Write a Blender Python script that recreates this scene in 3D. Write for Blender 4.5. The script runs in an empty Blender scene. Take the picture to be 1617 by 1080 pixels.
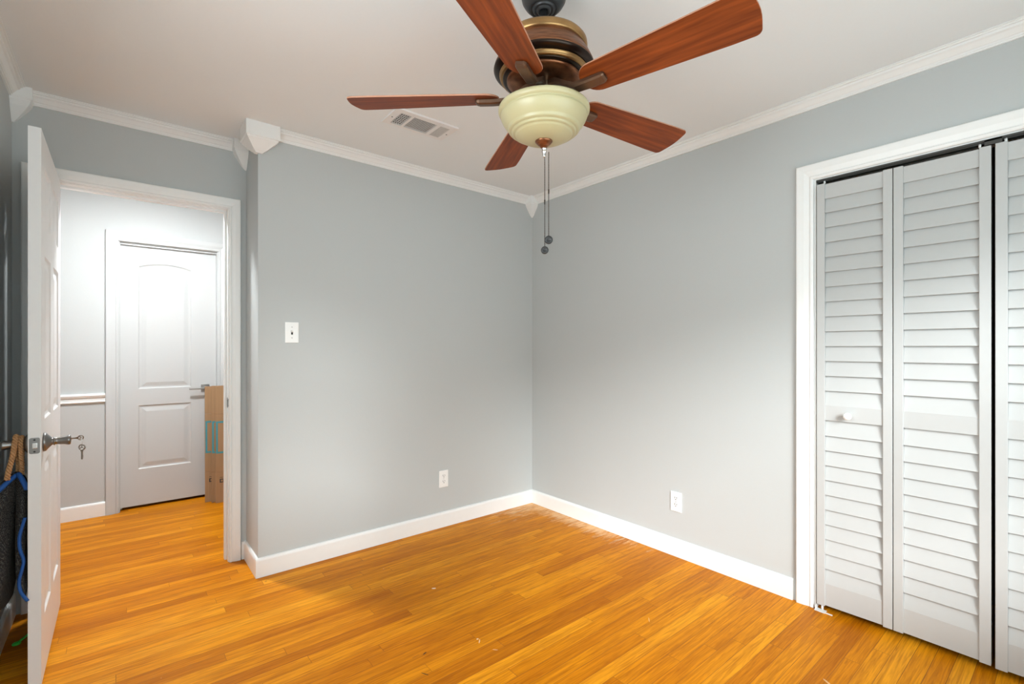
import bpy, bmesh, math, random
from mathutils import Vector, Matrix
R = math.radians
PI = math.pi
random.seed(7)
scene = bpy.context.scene
COL = scene.collection

# ------------------------------------------------------------------ camera
cam_d = bpy.data.cameras.new('camera')
cam = bpy.data.objects.new('camera', cam_d)
COL.objects.link(cam)
cam.location = (0, 0, 1.235)
cam.rotation_euler = (R(90), 0, R(-39.453))
cam_d.sensor_width = 36
cam_d.lens = 753.99 / 1617 * 36
cam_d.shift_y = 9.5 / 1617
cam_d.clip_start = 0.02
scene.camera = cam

# ------------------------------------------------------------------ world, lights, exposure
w = bpy.data.worlds.new('world')
scene.world = w
w.use_nodes = True
bg = w.node_tree.nodes['Background']
bg.inputs[0].default_value = (0.82, 0.95, 0.985, 1)
bg.inputs[1].default_value = 2.8

def area(name, loc, target, sx, sy, power, color=(1, 1, 1), spread=180):
    l = bpy.data.lights.new(name, 'AREA')
    l.shape = 'RECTANGLE'; l.size = sx; l.size_y = sy
    l.energy = power; l.color = color; l.spread = R(spread)
    o = bpy.data.objects.new(name, l); COL.objects.link(o)
    o.location = loc
    d = Vector(target) - Vector(loc)
    o.rotation_euler = d.to_track_quat('-Z', 'Y').to_euler()
    return o
# sky seen through the rear window, plus fill from an added side window
area('sky_over_rear_window', (1.30, -2.35, 3.75), (1.45, -0.58, 1.45), 3.2, 2.0, 40, (0.90, 0.96, 1.0))
sun = bpy.data.lights.new('hazy_sun', 'SUN'); sun.energy = 3.1; sun.angle = R(20); sun.color = (0.96, 0.985, 1.0)
suno = bpy.data.objects.new('hazy_sun', sun); COL.objects.link(suno); suno.location = (0, -3, 4)
suno.rotation_euler = Vector((0.72, 1.0, -0.445)).to_track_quat('-Z', 'Y').to_euler()
area('side_fill_light', (-0.60, 0.95, 1.60), (1.6, 1.15, 1.05), 1.0, 1.0, 14, (0.93, 0.97, 1.0), 170)
# hall ceiling lamp (the lamp itself is built below)
hl = bpy.data.lights.new('hall_lamp_light', 'AREA'); hl.shape = 'DISK'; hl.size = 0.2
hl.energy = 25; hl.color = (0.95, 0.98, 1.0)
ho = bpy.data.objects.new('hall_lamp_light', hl); COL.objects.link(ho)
ho.location = (0.20, 3.60, 2.385)
hp = bpy.data.lights.new('hall_lamp_glow', 'POINT'); hp.energy = 8; hp.color = (0.95, 0.98, 1.0); hp.shadow_soft_size = 0.06
hpo = bpy.data.objects.new('hall_lamp_glow', hp); COL.objects.link(hpo)
hpo.location = (0.20, 3.60, 2.29)

vs = scene.view_settings
scene.display_settings.display_device = 'sRGB'
vs.view_transform = 'Standard'; vs.look = 'None'; vs.gamma = 1.0; vs.use_curve_mapping = False
vs.exposure = 0.58

# ------------------------------------------------------------------ materials
MATS = {}
def new_mat(name):
    m = bpy.data.materials.new(name); m.use_nodes = True
    nt = m.node_tree
    b = nt.nodes['Principled BSDF']
    MATS[name] = m
    return m, nt, b
def N(nt, t, **kw):
    n = nt.nodes.new(t)
    for k, v in kw.items(): setattr(n, k, v)
    return n
def L(nt, a, b): nt.links.new(a, b)
def math_node(nt, op, a, b=None, c=None):
    n = N(nt, 'ShaderNodeMath', operation=op)
    for i, v in enumerate((a, b, c)):
        if v is None: continue
        if isinstance(v, (int, float)): n.inputs[i].default_value = v
        else: L(nt, v, n.inputs[i])
    return n.outputs[0]
def plain(name, col, rough=0.5, metal=0.0, bump=0.0, bscale=60, var=0.03, spec=0.5, coat=0.0):
    m, nt, b = new_mat(name)
    tc = N(nt, 'ShaderNodeTexCoord')
    no = N(nt, 'ShaderNodeTexNoise'); no.inputs['Scale'].default_value = bscale; no.inputs['Detail'].default_value = 4
    L(nt, tc.outputs['Object'], no.inputs['Vector'])
    mx = N(nt, 'ShaderNodeMix', data_type='RGBA')
    mx.inputs[6].default_value = (*[c * (1 - var) for c in col], 1)
    mx.inputs[7].default_value = (*[min(1, c * (1 + var)) for c in col], 1)
    L(nt, no.outputs['Fac'], mx.inputs[0]); L(nt, mx.outputs[2], b.inputs['Base Color'])
    b.inputs['Roughness'].default_value = rough; b.inputs['Metallic'].default_value = metal
    b.inputs['Specular IOR Level'].default_value = spec
    b.inputs['Coat Weight'].default_value = coat
    if bump:
        bp = N(nt, 'ShaderNodeBump'); bp.inputs['Strength'].default_value = bump; bp.inputs['Distance'].default_value = 0.002
        L(nt, no.outputs['Fac'], bp.inputs['Height']); L(nt, bp.outputs[0], b.inputs['Normal'])
    return m
WALL = plain('wall_paint_grey', (0.50, 0.525, 0.52), 0.65, bump=0.12, bscale=140, var=0.01, spec=0.3)
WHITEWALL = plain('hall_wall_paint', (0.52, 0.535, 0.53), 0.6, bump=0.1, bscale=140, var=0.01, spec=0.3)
CEIL = plain('ceiling_paint', (0.81, 0.84, 0.845), 0.8, bump=0.1, bscale=90, var=0.01, spec=0.2)
TRIM = plain('trim_paint', (0.82, 0.83, 0.815), 0.35, bscale=30, var=0.015)
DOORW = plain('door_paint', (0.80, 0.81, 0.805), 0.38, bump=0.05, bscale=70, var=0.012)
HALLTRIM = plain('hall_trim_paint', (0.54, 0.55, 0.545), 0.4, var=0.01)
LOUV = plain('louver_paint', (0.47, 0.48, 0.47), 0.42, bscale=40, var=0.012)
PLATE = plain('wall_plate_plastic', (0.84, 0.85, 0.83), 0.3, var=0.0)
SLOT = plain('slot_dark', (0.03, 0.03, 0.03), 0.6)
DARK = plain('painted_shade', (0.05, 0.045, 0.04), 0.9)  # shade as colour: closet inside, vent duct, gaps of the hall door
NICKEL = plain('satin_nickel', (0.24, 0.235, 0.225), 0.36, metal=1.0, bscale=25, var=0.06)
STEEL = plain('brushed_steel', (0.45, 0.45, 0.44), 0.35, metal=1.0)
KEYM = plain('key_metal', (0.30, 0.28, 0.25), 0.35, metal=1.0)
CHROME = plain('chain_nickel', (0.75, 0.74, 0.72), 0.2, metal=1.0)
CHAIN = plain('chain_bronze', (0.07, 0.06, 0.05), 0.45, metal=0.7)
FOB = plain('fob_dark_bronze', (0.022, 0.022, 0.022), 0.45, bump=0.3, bscale=200)
CANOPY = plain('canopy_dark_metal', (0.055, 0.058, 0.062), 0.38, metal=0.6)
BRONZE_DK = plain('bronze_dark', (0.035, 0.024, 0.018), 0.28, metal=0.8)
GOLD = plain('bronze_gold_rim', (0.36, 0.21, 0.085), 0.33, metal=0.9, bscale=18, var=0.45)
ARM = plain('bronze_arm', (0.135, 0.075, 0.045), 0.42, metal=0.7, bscale=30, var=0.4)
HUB = plain('hub_metal', (0.17, 0.17, 0.13), 0.28, metal=0.9)
BLUE = plain('blue_binding', (0.010, 0.085, 0.33), 0.75, bump=0.6, bscale=500, var=0.25)
ROPE = plain('jute_rope', (0.50, 0.27, 0.12), 0.85, bump=0.8, bscale=300, var=0.35)
GREEN = plain('green_plastic', (0.06, 0.75, 0.09), 0.4)
PIN = plain('pin_white_plastic', (0.75, 0.75, 0.73), 0.4)
TRACK = plain('track_gap_shade', (0.05, 0.05, 0.045), 0.5, metal=0.3)
BLUETAPE = plain('blue_print', (0.05, 0.27, 0.33), 0.6)
BLACKPRINT = plain('black_print', (0.05, 0.045, 0.04), 0.7)
SKYGLASS = plain('window_glass', (0.8, 0.85, 0.9), 0.05)

def copper():
    m, nt, b = new_mat('antique_copper')
    tc = N(nt, 'ShaderNodeTexCoord'); mp = N(nt, 'ShaderNodeMapping')
    mp.inputs['Scale'].default_value = (6, 6, 60)
    no = N(nt, 'ShaderNodeTexNoise'); no.inputs['Scale'].default_value = 4; no.inputs['Detail'].default_value = 6
    L(nt, tc.outputs['Object'], mp.inputs['Vector']); L(nt, mp.outputs[0], no.inputs['Vector'])
    cr = N(nt, 'ShaderNodeValToRGB')
    cr.color_ramp.elements[0].position = 0.3; cr.color_ramp.elements[0].color = (0.13, 0.048, 0.022, 1)
    cr.color_ramp.elements[1].position = 0.7; cr.color_ramp.elements[1].color = (0.33, 0.14, 0.065, 1)
    L(nt, no.outputs['Fac'], cr.inputs[0]); L(nt, cr.outputs[0], b.inputs['Base Color'])
    b.inputs['Metallic'].default_value = 0.85; b.inputs['Roughness'].default_value = 0.34
    return m
COPPER = copper()

def blade_wood():
    m, nt, b = new_mat('cherry_blade_wood')
    tc = N(nt, 'ShaderNodeTexCoord'); mp = N(nt, 'ShaderNodeMapping')
    mp.inputs['Scale'].default_value = (2.2, 34, 8)
    no = N(nt, 'ShaderNodeTexNoise'); no.inputs['Scale'].default_value = 1.6; no.inputs['Detail'].default_value = 8
    no.inputs['Distortion'].default_value = 0.4
    L(nt, tc.outputs['Object'], mp.inputs['Vector']); L(nt, mp.outputs[0], no.inputs['Vector'])
    cr = N(nt, 'ShaderNodeValToRGB')
    e = cr.color_ramp.elements
    e[0].position = 0.28; e[0].color = (0.100, 0.019, 0.004, 1)
    e[1].position = 0.72; e[1].color = (0.30, 0.066, 0.012, 1)
    L(nt, no.outputs['Fac'], cr.inputs[0]); L(nt, cr.outputs[0], b.inputs['Base Color'])
    b.inputs['Roughness'].default_value = 0.45; b.inputs['Specular IOR Level'].default_value = 0.22
    return m
BLADE = blade_wood()
BLADEEDGE = plain('blade_edge_wood', (0.42, 0.20, 0.12), 0.5, var=0.1)

def bowl_glass():
    m, nt, b = new_mat('cream_glass')
    tc = N(nt, 'ShaderNodeTexCoord')
    no = N(nt, 'ShaderNodeTexNoise'); no.inputs['Scale'].default_value = 9
    L(nt, tc.outputs['Object'], no.inputs['Vector'])
    mx = N(nt, 'ShaderNodeMix', data_type='RGBA')
    mx.inputs[6].default_value = (0.47, 0.43, 0.24, 1); mx.inputs[7].default_value = (0.51, 0.47, 0.28, 1)
    L(nt, no.outputs['Fac'], mx.inputs[0]); L(nt, mx.outputs[2], b.inputs['Base Color'])
    b.inputs['Roughness'].default_value = 0.35
    b.inputs['Subsurface Weight'].default_value = 0.15
    b.inputs['Subsurface Radius'].default_value = (0.02, 0.018, 0.01)
    return m
GLASS = bowl_glass()

def floor_wood():
    m, nt, b = new_mat('oak_strip_floor')
    tc = N(nt, 'ShaderNodeNewGeometry')
    sp = N(nt, 'ShaderNodeSeparateXYZ'); L(nt, tc.outputs['Position'], sp.inputs[0])
    X, Y = sp.outputs[0], sp.outputs[1]
    W = 0.0572
    yr = math_node(nt, 'DIVIDE', Y, W)
    row = math_node(nt, 'FLOOR', yr)
    fy = math_node(nt, 'SUBTRACT', yr, row)
    wn = N(nt, 'ShaderNodeTexWhiteNoise', noise_dimensions='1D'); L(nt, row, wn.inputs['W'])
    off = math_node(nt, 'MULTIPLY', wn.outputs[0], 7.31)
    row2 = math_node(nt, 'ADD', row, 57.3)
    wn2 = N(nt, 'ShaderNodeTexWhiteNoise', noise_dimensions='1D'); L(nt, row2, wn2.inputs['W'])
    ln = math_node(nt, 'MULTIPLY_ADD', wn2.outputs[0], 1.1, 0.65)
    xs = math_node(nt, 'DIVIDE', math_node(nt, 'ADD', X, off), ln)
    px = math_node(nt, 'FLOOR', xs)
    fx = math_node(nt, 'SUBTRACT', xs, px)
    cb = N(nt, 'ShaderNodeCombineXYZ'); L(nt, px, cb.inputs[0]); L(nt, row, cb.inputs[1])
    idn = N(nt, 'ShaderNodeTexWhiteNoise', noise_dimensions='2D'); L(nt, cb.outputs[0], idn.inputs['Vector'])
    pid = idn.outputs[0]
    # plank base colour
    cr = N(nt, 'ShaderNodeValToRGB'); e = cr.color_ramp.elements
    e[0].position = 0.0; e[0].color = (0.54, 0.172, 0.003, 1)
    e[1].position = 1.0; e[1].color = (0.86, 0.360, 0.016, 1)
    for p, c in ((0.15, (0.63, 0.212, 0.003, 1)), (0.55, (0.72, 0.262, 0.005, 1)), (0.85, (0.79, 0.305, 0.008, 1))):
        n = e.new(p); n.color = c
    L(nt, pid, cr.inputs[0])
    # grain
    gx = math_node(nt, 'MULTIPLY_ADD', pid, 37.0, X)
    gv = N(nt, 'ShaderNodeCombineXYZ')
    L(nt, math_node(nt, 'MULTIPLY', gx, 3.2), gv.inputs[0]); L(nt, math_node(nt, 'MULTIPLY', Y, 70.0), gv.inputs[1]); L(nt, math_node(nt, 'MULTIPLY', pid, 19.0), gv.inputs[2])
    g = N(nt, 'ShaderNodeTexNoise'); g.inputs['Scale'].default_value = 1.3; g.inputs['Detail'].default_value = 7; g.inputs['Roughness'].default_value = 0.6; g.inputs['Distortion'].default_value = 1.1
    L(nt, gv.outputs[0], g.inputs['Vector'])
    gr = N(nt, 'ShaderNodeValToRGB'); gr.color_ramp.elements[0].position = 0.34; gr.color_ramp.elements[0].color = (0.60, 0.50, 0.42, 1)
    gr.color_ramp.elements[1].position = 0.60; gr.color_ramp.elements[1].color = (1.06, 1.06, 1.06, 1)
    L(nt, g.outputs['Fac'], gr.inputs[0])
    m1 = N(nt, 'ShaderNodeMix', data_type='RGBA', blend_type='MULTIPLY'); m1.inputs[0].default_value = 0.75
    L(nt, cr.outputs[0], m1.inputs[6]); L(nt, gr.outputs[0], m1.inputs[7])
    # cathedral figure on some planks
    fv = N(nt, 'ShaderNodeCombineXYZ')
    L(nt, math_node(nt, 'MULTIPLY', gx, 1.6), fv.inputs[0]); L(nt, math_node(nt, 'MULTIPLY', fy, 0.9), fv.inputs[1]); L(nt, math_node(nt, 'MULTIPLY', pid, 7.7), fv.inputs[2])
    wv = N(nt, 'ShaderNodeTexWave', wave_type='RINGS'); wv.inputs['Scale'].default_value = 2.6; wv.inputs['Distortion'].default_value = 7.0; wv.inputs['Detail'].default_value = 2.5
    wv.inputs['Detail Scale'].default_value = 1.2
    L(nt, fv.outputs[0], wv.inputs['Vector'])
    wr = N(nt, 'ShaderNodeValToRGB'); wr.color_ramp.elements[0].position = 0.0; wr.color_ramp.elements[0].color = (0.82, 0.76, 0.68, 1)
    wr.color_ramp.elements[1].position = 0.35; wr.color_ramp.elements[1].color = (1, 1, 1, 1)
    L(nt, wv.outputs['Fac'], wr.inputs[0])
    m2 = N(nt, 'ShaderNodeMix', data_type='RGBA', blend_type='MULTIPLY'); m2.inputs[0].default_value = 0.7
    L(nt, m1.outputs[2], m2.inputs[6]); L(nt, wr.outputs[0], m2.inputs[7])
    # joints
    ey = math_node(nt, 'LESS_THAN', math_node(nt, 'MINIMUM', fy, math_node(nt, 'SUBTRACT', 1.0, fy)), 0.018)
    fxm = math_node(nt, 'MULTIPLY', math_node(nt, 'MINIMUM', fx, math_node(nt, 'SUBTRACT', 1.0, fx)), ln)
    ex = math_node(nt, 'LESS_THAN', fxm, 0.0009)
    gap = math_node(nt, 'MAXIMUM', ey, ex)
    jn = N(nt, 'ShaderNodeTexNoise'); jn.inputs['Scale'].default_value = 4.0
    L(nt, tc.outputs['Position'], jn.inputs['Vector'])
    gapf = math_node(nt, 'MULTIPLY', gap, math_node(nt, 'MULTIPLY_ADD', jn.outputs['Fac'], 1.1, 0.15))
    m3 = N(nt, 'ShaderNodeMix', data_type='RGBA'); L(nt, gapf, m3.inputs[0])
    L(nt, m2.outputs[2], m3.inputs[6]); m3.inputs[7].default_value = (0.22, 0.075, 0.012, 1)
    # large stains of darker finish
    st = N(nt, 'ShaderNodeTexNoise'); st.inputs['Scale'].default_value = 1.6; st.inputs['Detail'].default_value = 3
    stv = N(nt, 'ShaderNodeMapping'); stv.inputs['Scale'].default_value = (1.0, 2.2, 1); L(nt, tc.outputs['Position'], stv.inputs[0]); L(nt, stv.outputs[0], st.inputs['Vector'])
    sr = N(nt, 'ShaderNodeValToRGB'); sr.color_ramp.elements[0].position = 0.35; sr.color_ramp.elements[0].color = (0.88, 0.82, 0.72, 1)
    sr.color_ramp.elements[1].position = 0.62; sr.color_ramp.elements[1].color = (1, 1, 1, 1)
    L(nt, st.outputs['Fac'], sr.inputs[0])
    m4 = N(nt, 'ShaderNodeMix', data_type='RGBA', blend_type='MULTIPLY'); m4.inputs[0].default_value = 1.0
    L(nt, m3.outputs[2], m4.inputs[6]); L(nt, sr.outputs[0], m4.inputs[7])
    # worn pale finish near the right wall and the far corner
    def ramp(v, a, b_):  # 1 at a -> 0 at b
        mr = N(nt, 'ShaderNodeMapRange'); L(nt, v, mr.inputs[0])
        mr.inputs[1].default_value = a; mr.inputs[2].default_value = b_; mr.inputs[3].default_value = 1; mr.inputs[4].default_value = 0
        return mr.outputs[0]
    dxw = math_node(nt, 'SUBTRACT', 2.545, X)
    near_r = math_node(nt, 'MULTIPLY', ramp(dxw, 0.05, 0.20), math_node(nt, 'SUBTRACT', 1.0, ramp(Y, 1.60, 2.15)))
    dyw = math_node(nt, 'SUBTRACT', 2.84, Y)
    near_c = math_node(nt, 'MULTIPLY', math_node(nt, 'MULTIPLY', ramp(dyw, 0.06, 0.30), ramp(dxw, 0.15, 0.60)), 1.0)
    wmask = math_node(nt, 'MAXIMUM', near_r, near_c)
    wnz = N(nt, 'ShaderNodeTexNoise'); wnz.inputs['Scale'].default_value = 1.0; wnz.inputs['Detail'].default_value = 6; wnz.inputs['Roughness'].default_value = 0.7
    wm = N(nt, 'ShaderNodeMapping'); wm.inputs['Scale'].default_value = (9, 40, 1); L(nt, tc.outputs['Position'], wm.inputs[0]); L(nt, wm.outputs[0], wnz.inputs['Vector'])
    wth = N(nt, 'ShaderNodeMapRange'); L(nt, math_node(nt, 'MULTIPLY_ADD', wmask, 0.30, wnz.outputs['Fac']), wth.inputs[0])
    wth.inputs[1].default_value = 0.62; wth.inputs[2].default_value = 0.84
    wfac = math_node(nt, 'MULTIPLY', math_node(nt, 'MULTIPLY', wth.outputs[0], math_node(nt, 'GREATER_THAN', wmask, 0.01)), 0.58)
    m5 = N(nt, 'ShaderNodeMix', data_type='RGBA'); L(nt, wfac, m5.inputs[0]); L(nt, m4.outputs[2], m5.inputs[6]); m5.inputs[7].default_value = (0.88, 0.62, 0.36, 1)
    # tiny pale chips
    vo = N(nt, 'ShaderNodeTexVoronoi'); vo.inputs['Scale'].default_value = 7.0; vo.inputs['Randomness'].default_value = 1.0
    L(nt, tc.outputs['Position'], vo.inputs['Vector'])
    sx = N(nt, 'ShaderNodeSeparateXYZ'); L(nt, vo.outputs['Color'], sx.inputs[0])
    rad = math_node(nt, 'MULTIPLY', math_node(nt, 'POWER', sx.outputs[0], 5.0), 0.030)
    chip = math_node(nt, 'LESS_THAN', vo.outputs['Distance'], rad)
    m6 = N(nt, 'ShaderNodeMix', data_type='RGBA'); L(nt, math_node(nt, 'MULTIPLY', chip, 0.6), m6.inputs[0]); L(nt, m5.outputs[2], m6.inputs[6]); m6.inputs[7].default_value = (0.85, 0.65, 0.45, 1)
    # a few marks: dark scratches and pale scuffs at their places
    last = m6.outputs[2]
    for (mx_, my_, rx, ry, ang, col, k) in ((0.895, 1.607, .017, .0022, -62, (0.03, 0.02, 0.015), .9), (0.955, 1.716, .010, .003, 20, (0.03, 0.02, 0.015), .9), (0.918, 1.722, .016, .0012, 5, (0.10, 0.04, 0.015), .7),
        (1.175, 1.658, .005, .004, 0, (0.85, 0.62, 0.42), .85), (1.172, 1.640, .0022, .014, -42, (0.85, 0.62, 0.42), .8), (1.189, 1.553, .011, .002, -48, (0.85, 0.6, 0.4), .7), (1.249, 2.150, .011, .005, -35, (0.85, 0.72, 0.6), .9), (0.60, 2.78, .006, .004, 0, (0.1, 0.05, 0.02), .8),
        (2.02, 0.62, .004, .022, -30, (0.85, 0.6, 0.35), .6), (1.86, 1.28, .018, .0016, 40, (0.85, 0.6, 0.35), .6)):
        ca, sa = math.cos(R(ang)), math.sin(R(ang))
        dx = math_node(nt, 'SUBTRACT', X, mx_); dy = math_node(nt, 'SUBTRACT', Y, my_)
        u = math_node(nt, 'ADD', math_node(nt, 'MULTIPLY', dx, ca / rx), math_node(nt, 'MULTIPLY', dy, sa / rx))
        v = math_node(nt, 'ADD', math_node(nt, 'MULTIPLY', dx, -sa / ry), math_node(nt, 'MULTIPLY', dy, ca / ry))
        d2_ = math_node(nt, 'ADD', math_node(nt, 'MULTIPLY', u, u), math_node(nt, 'MULTIPLY', v, v))
        d2n = math_node(nt, 'ADD', d2_, math_node(nt, 'MULTIPLY', wnz.outputs['Fac'], 0.5))
        fk = math_node(nt, 'MULTIPLY', math_node(nt, 'LESS_THAN', d2n, 1.25), k)
        mm = N(nt, 'ShaderNodeMix', data_type='RGBA'); L(nt, fk, mm.inputs[0]); L(nt, last, mm.inputs[6]); mm.inputs[7].default_value = (*col, 1)
        last = mm.outputs[2]
    L(nt, last, b.inputs['Base Color'])
    rr = math_node(nt, 'MULTIPLY_ADD', g.outputs['Fac'], 0.15, 0.36)
    L(nt, rr, b.inputs['Roughness'])
    b.inputs['Specular IOR Level'].default_value = 0.09
    bp = N(nt, 'ShaderNodeBump'); bp.inputs['Strength'].default_value = 0.25; bp.inputs['Distance'].default_value = 0.0015
    L(nt, math_node(nt, 'SUBTRACT', math_node(nt, 'MULTIPLY', g.outputs['Fac'], 0.3), gap), bp.inputs['Height'])
    L(nt, bp.outputs[0], b.inputs['Normal'])
    return m
FLOOR = floor_wood()

def cardboard():
    m, nt, b = new_mat('cardboard')
    tc = N(nt, 'ShaderNodeTexCoord'); mp = N(nt, 'ShaderNodeMapping'); mp.inputs['Scale'].default_value = (120, 4, 3)
    no = N(nt, 'ShaderNodeTexNoise'); no.inputs['Scale'].default_value = 1.5; no.inputs['Detail'].default_value = 4
    L(nt, tc.outputs['Object'], mp.inputs[0]); L(nt, mp.outputs[0], no.inputs['Vector'])
    mx = N(nt, 'ShaderNodeMix', data_type='RGBA'); mx.inputs[6].default_value = (0.30, 0.175, 0.085, 1); mx.inputs[7].default_value = (0.42, 0.26, 0.135, 1)
    L(nt, no.outputs['Fac'], mx.inputs[0]); L(nt, mx.outputs[2], b.inputs['Base Color']); b.inputs['Roughness'].default_value = 0.85
    return m
CARD = cardboard()
def woven():
    m, nt, b = new_mat('woven_dark_mesh')
    tc = N(nt, 'ShaderNodeTexCoord')
    mp = N(nt, 'ShaderNodeMapping'); mp.inputs['Rotation'].default_value = (0, R(45), R(8)); mp.inputs['Scale'].default_value = (260, 260, 260)
    ck = N(nt, 'ShaderNodeTexVoronoi'); ck.inputs['Scale'].default_value = 1.0; ck.inputs['Randomness'].default_value = 0.45
    L(nt, tc.outputs['Object'], mp.inputs[0]); L(nt, mp.outputs[0], ck.inputs['Vector'])
    cr = N(nt, 'ShaderNodeValToRGB'); cr.color_ramp.elements[0].position = 0.12; cr.color_ramp.elements[0].color = (0.15, 0.15, 0.13, 1)
    cr.color_ramp.elements[1].position = 0.42; cr.color_ramp.elements[1].color = (0.006, 0.006, 0.007, 1)
    L(nt, ck.outputs['Distance'], cr.inputs[0]); L(nt, cr.outputs[0], b.inputs['Base Color'])
    b.inputs['Roughness'].default_value = 0.8
    bp = N(nt, 'ShaderNodeBump'); bp.inputs['Strength'].default_value = 0.6; bp.inputs['Distance'].default_value = 0.002; bp.invert = True
    L(nt, ck.outputs['Distance'], bp.inputs['Height']); L(nt, bp.outputs[0], b.inputs['Normal'])
    return m
WOVEN = woven()

# ------------------------------------------------------------------ mesh helpers
def nb(): return bmesh.new()
def box(bm, a, b, bev=0.0, mat=0, M=None):
    lo = [min(a[i], b[i]) for i in range(3)]; hi = [max(a[i], b[i]) for i in range(3)]
    vs_ = [bm.verts.new((x, y, z)) for x in (lo[0], hi[0]) for y in (lo[1], hi[1]) for z in (lo[2], hi[2])]
    idx = [(0, 1, 3, 2), (4, 6, 7, 5), (0, 4, 5, 1), (2, 3, 7, 6), (0, 2, 6, 4), (1, 5, 7, 3)]
    fs = [bm.faces.new([vs_[i] for i in f]) for f in idx]
    for f in fs: f.material_index = mat
    if bev:
        es = list({e for f in fs for e in f.edges})
        r = bmesh.ops.bevel(bm, geom=es, offset=bev, segments=2, affect='EDGES', profile=0.6)
        vs_ = list({v for f in r['faces'] for v in f.verts} | {v for v in vs_ if v.is_valid})
        for f in r['faces']: f.material_index = mat
    if M is not None: bmesh.ops.transform(bm, matrix=M, verts=[v for v in vs_ if v.is_valid])
    return vs_
def lathe(bm, prof, seg=48, c=(0, 0, 0), M=None, mats=None):
    rings = []
    for r, z in prof:
        if r < 1e-6: rings.append([bm.verts.new((c[0], c[1], c[2] + z))])
        else: rings.append([bm.verts.new((c[0] + r * math.cos(2 * PI * i / seg), c[1] + r * math.sin(2 * PI * i / seg), c[2] + z)) for i in range(seg)])
    for k, (A, B) in enumerate(zip(rings, rings[1:])):
        for i in range(seg):
            j = (i + 1) % seg
            if len(A) == 1 and len(B) == 1: continue
            if len(A) == 1: f = bm.faces.new((A[0], B[i], B[j]))
            elif len(B) == 1: f = bm.faces.new((A[i], A[j], B[0]))
            else: f = bm.faces.new((A[i], A[j], B[j], B[i]))
            f.smooth = True
            if mats: f.material_index = mats[k]
    vs_ = [v for r in rings for v in r]
    if M is not None: bmesh.ops.transform(bm, matrix=M, verts=vs_)
    return vs_
def tube(bm, pts, rad, seg=8, cap=True, closed=False):
    pts = [Vector(p) for p in pts]; n = len(pts)
    rads = rad if isinstance(rad, (list, tuple)) else [rad] * n
    rings = []; up = None
    for i, p in enumerate(pts):
        if closed: t = (pts[(i + 1) % n] - pts[i - 1]).normalized()
        else: t = (pts[min(i + 1, n - 1)] - pts[max(i - 1, 0)]).normalized()
        if up is None:
            up = Vector((0, 0, 1)) if abs(t.z) < 0.9 else Vector((1, 0, 0))
        s = t.cross(up).normalized(); up = s.cross(t).normalized()
        r = rads[i]
        if isinstance(r, (int, float)): r = (r, r)
        rings.append([bm.verts.new(p + s * r[0] * math.cos(2 * PI * k / seg) + up * r[1] * math.sin(2 * PI * k / seg)) for k in range(seg)])
    pairs = list(zip(rings, rings[1:])) + ([(rings[-1], rings[0])] if closed else [])
    for A, B in pairs:
        for k in range(seg):
            f = bm.faces.new((A[k], A[(k + 1) % seg], B[(k + 1) % seg], B[k])); f.smooth = True
    if cap and not closed:
        bm.faces.new(rings[0][::-1]); bm.faces.new(rings[-1])
def prism(bm, poly, z0, z1, M=None):
    """poly in xy extruded in z"""
    A = [bm.verts.new((x, y, z0)) for x, y in poly]; B = [bm.verts.new((x, y, z1)) for x, y in poly]
    bm.faces.new(A[::-1]); bm.faces.new(B); n = len(poly)
    for i in range(n): bm.faces.new((A[i], A[(i + 1) % n], B[(i + 1) % n], B[i]))
    if M is not None: bmesh.ops.transform(bm, matrix=M, verts=A + B)
    return A + B
def obj(name, bm, mat, parent=None, bevel=0.0, recalc=True, smooth_angle=None):
    if recalc: bmesh.ops.recalc_face_normals(bm, faces=bm.faces[:])
    me = bpy.data.meshes.new(name); 
    if parent is None:      # origin at the base of the thing
        xs = [v.co.x for v in bm.verts]; ys = [v.co.y for v in bm.verts]; zs = [v.co.z for v in bm.verts]
        o0 = Vector(((min(xs) + max(xs)) / 2, (min(ys) + max(ys)) / 2, min(zs)))
        bmesh.ops.translate(bm, vec=-o0, verts=bm.verts[:])
    else:
        o0 = Vector((0, 0, 0))
        off = Vector((0, 0, 0)); p = parent
        while p is not None: off += p.location; p = p.parent
        # parts are modelled in world coordinates; bring them into the parent's frame
        if not parent.get('_local'): bmesh.ops.translate(bm, vec=-off, verts=bm.verts[:])
    bm.to_mesh(me); bm.free()
    ms = mat if isinstance(mat, (list, tuple)) else [mat]
    for m in ms: me.materials.append(m)
    o = bpy.data.objects.new(name, me); COL.objects.link(o)
    o.location = o0
    if parent is not None: o.parent = parent
    if bevel:
        b = o.modifiers.new('bevel', 'BEVEL'); b.width = bevel; b.segments = 2; b.limit_method = 'ANGLE'; b.angle_limit = R(40)
    return o
def thing(name, label, cat, loc, group=None, kind=None):
    o = bpy.data.objects.new(name, None); COL.objects.link(o); o.location = loc
    o.empty_display_size = 0.05
    o['label'] = label
    if cat: o['category'] = cat
    if group: o['group'] = group
    if kind: o['kind'] = kind
    return o
def tag(o, label=None, cat=None, group=None, kind=None):
    if label: o['label'] = label
    if cat: o['category'] = cat
    if group: o['group'] = group
    if kind: o['kind'] = kind
    return o
def struct(name, bm, mat, label, cat, bevel=0.0):
    return tag(obj(name, bm, mat, None, bevel), label, cat, None, 'structure')

# ------------------------------------------------------------------ dimensions
XL, XR = -0.382, 2.557          # left and right walls
YB, YF = -0.58, 2.854           # wall behind the camera, far wall
YD, YD2 = 3.165, 3.275          # doorway wall faces
XA = 0.578                      # alcove side of the far wall block
YH = 4.63                       # hall far wall
H = 2.428
HX0, HX1 = -1.9, 2.6            # hall ends
DX0, DX1 = -0.250, 0.485        # doorway clear width
DZ = 2.035
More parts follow.
